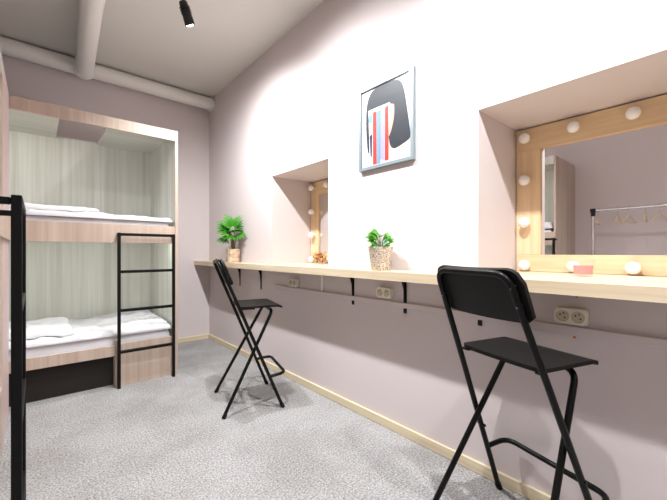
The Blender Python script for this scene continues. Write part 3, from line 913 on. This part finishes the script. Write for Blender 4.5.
def hanger():
    t = thing('clothes_hanger', 'x', 'hanger', (0, 0, 0), 0, 'pale hangers on the clothes rail')
    # local: rail centre at origin, hanger hangs in the x-z plane
    pts = [(0, 0, -0.068), (0, 0, -0.040)] + [(0.0185*math.sin(a), 0, -0.0185*math.cos(a)) for a in [math.radians(q) for q in (10, 50, 90, 130, 180, 220, 250)]]
    obj('hook', tube(bmesh.new(), pts, 0.002, 8), M_CHROME, t, True)
    w = fillet([(-0.110, 0, -0.146), (-0.104, 0, -0.132), (0, 0, -0.066), (0.104, 0, -0.132), (0.110, 0, -0.146)], 0.03)
    obj('shoulders', tube(bmesh.new(), w, 0.0045, 10), M_WOODH, t, True)
    obj('trouser_bar', tube(bmesh.new(), [(-0.108, 0, -0.142), (0.108, 0, -0.142)], 0.0035, 10), M_WOODH, t, True)
    return t
hg = hanger()
hs = [(0.905, -3, 'hanger nearest the corner joint of the clothes rail, beside its upright'),
      (0.745, 4, 'left hanger of the middle pair on the mirrored clothes rail'),
      (0.660, 19, 'wide turned hanger of the middle pair on the mirrored clothes rail'),
      (0.540, -2, 'single narrow-looking hanger between the pair and the photo edge'),
      (0.440, 22, 'hanger closest to the right photo edge on the mirrored rail')]
for i, (y, a, lb) in enumerate(hs):
    h = hg if i == 0 else dup(hg, (0, 0, 0))
    h.location = (RX, y, RZ); h.rotation_euler = (0, 0, math.radians(a)); h['label'] = lb

# ------------------------------------------------------------------ ceiling track and spotlights
TX = 0.715
struct_o = solo('lighting_track', B(TX-0.017, TX+0.017, YR+0.2, 2.40, ZC-0.022, ZC-0.0005, 0.002, 1), M_STEEL,
                'black lighting track on the ceiling above the photo edge', 'track', (TX, 0.3, ZC))
def spot(AIM, lb):
    t = thing('track_spotlight', lb, 'spotlight', (0, 0, 0), 0, 'black track spotlights')
    # local origin at the track underside; the head is aimed at AIM
    obj('adapter', B(-0.014, 0.014, -0.045, 0.045, -0.030, -0.0005, 0.003, 1), M_STEEL, t)
    obj('stem', tube(bmesh.new(), [(0, 0, -0.030), (0.0, 0, -0.125)], 0.009, 12), M_STEEL, t, True, None, 50)
    c = Vector((0.0, 0, -0.135))
    obj('swivel_joint', tube(bmesh.new(), [c + Vector((0, -0.022, 0)), c + Vector((0, 0.022, 0))], 0.014, 14), M_STEEL, t, True, None, 50)
    b = lathe(bmesh.new(), [(0, -0.02), (0.022, -0.02), (0.026, -0.014), (0.028, 0.03), (0.031, 0.095), (0.031, 0.118), (0.028, 0.118), (0.026, 0.108), (0, 0.108)],
              c + AIM*0.005, 24, AIM)
    hd = obj('lamp_head', b, M_STEEL, t, True, None, 40)
    for k in range(3):
        r_ = lathe(bmesh.new(), [(0.0285+0.001*k, 0.012+0.016*k), (0.0335, 0.012+0.016*k), (0.0335, 0.018+0.016*k), (0.0285+0.001*k, 0.018+0.016*k)], c + AIM*0.005, 24, AIM)
        obj('cooling_fin', r_, M_STEEL, hd, True, None, 40)
    obj('lens', lathe(bmesh.new(), [(0, 0.116), (0.018, 0.1155), (0.0255, 0.112), (0.0255, 0.109)], c + AIM*0.005, 24, AIM), M_LENS, t, True, None, 50)
    return t
spos = [(2.31, 'black spotlight with a lit lens hanging from the ceiling'), (1.68, 'black track spotlight aimed at the wall between picture and far niche'),
        (0.42, 'black track spotlight aimed at the wall beside the near mirror'),
        (-0.55, 'added unseen fill spotlight aimed at the floor behind the near stool'), (-1.30, 'added unseen fill spotlight at the rear end of the track')]  # last two are unseen fill spots, added to brighten floor and near wall
def lamp(name, kind, loc, d, energy, **k):
    l = bpy.data.lights.new(name, kind); l.energy = energy
    for a, b in k.items(): setattr(l, a, b)
    o = bpy.data.objects.new(name, l); COL.objects.link(o)
    o.location = loc
    o.rotation_euler = Vector(d).to_track_quat('-Z', 'Y').to_euler()
    return o
WALLW = [40, 40, 50, 32, 24]
CONE = [148, 165, 165, 130, 110]
AIMS = [(0.42, 0.20, -0.89), (0.34, 0.0, -0.94), (0.34, 0.0, -0.94), (0.25, 0.15, -0.95), (-0.1, 0.12, -1)]
for i, (y, lb) in enumerate(spos):
    A = Vector(AIMS[i]).normalized()
    s = spot(A, lb)
    s.location = (TX, y, ZC-0.022)
    p = Vector((TX, y, ZC-0.022-0.135)) + A*0.135
    lamp('spot_beam', 'SPOT', p, A, WALLW[i], spot_size=math.radians(CONE[i]), spot_blend=1.0, shadow_soft_size=0.024, color=(0.955, 0.98, 1.0))

# LED strips inside the bunks
def strip(x0, x1, y, z, e, vertical=False):
    return lamp('led_light', 'AREA', ((x0+x1)/2, y, z), (0, 0.45, -1), e, shape='RECTANGLE', size=x1-x0, size_y=0.016, color=(0.93, 1.0, 0.97))
strip(-0.60, 0.10, 3.009, 1.9655, 1.5)
strip(-0.60, 0.80, 3.009, 1.1055, 1.4)
for z in (1.9655, 1.1055):
    lamp('led_light', 'AREA', (-0.168, 1.85, z), (-0.45, 0, -1), 0.35, shape='RECTANGLE', size=0.016, size_y=0.9, color=(0.93, 1.0, 0.97))

# ------------------------------------------------------------------ world, camera, view
w = bpy.data.worlds.new('room_air'); SC.world = w; w.use_nodes = True
w.node_tree.nodes['Background'].inputs[0].default_value = (0.9, 0.95, 1, 1)
w.node_tree.nodes['Background'].inputs[1].default_value = 0.0
cam = bpy.data.cameras.new('camera'); co = bpy.data.objects.new('camera', cam); COL.objects.link(co)
cam.sensor_fit = 'HORIZONTAL'; cam.sensor_width = 36; cam.lens = 36*344/667
cam.shift_y = 2/667
cam.clip_start = 0.02
co.location = (0, 0, 1.0)
co.rotation_euler = (PI/2, 0, math.radians(-40.76))
SC.camera = co
SC.view_settings.view_transform = 'Standard'
SC.view_settings.look = 'None'
SC.view_settings.exposure = 1.65
SC.view_settings.gamma = 1
SC.view_settings.use_curve_mapping = False
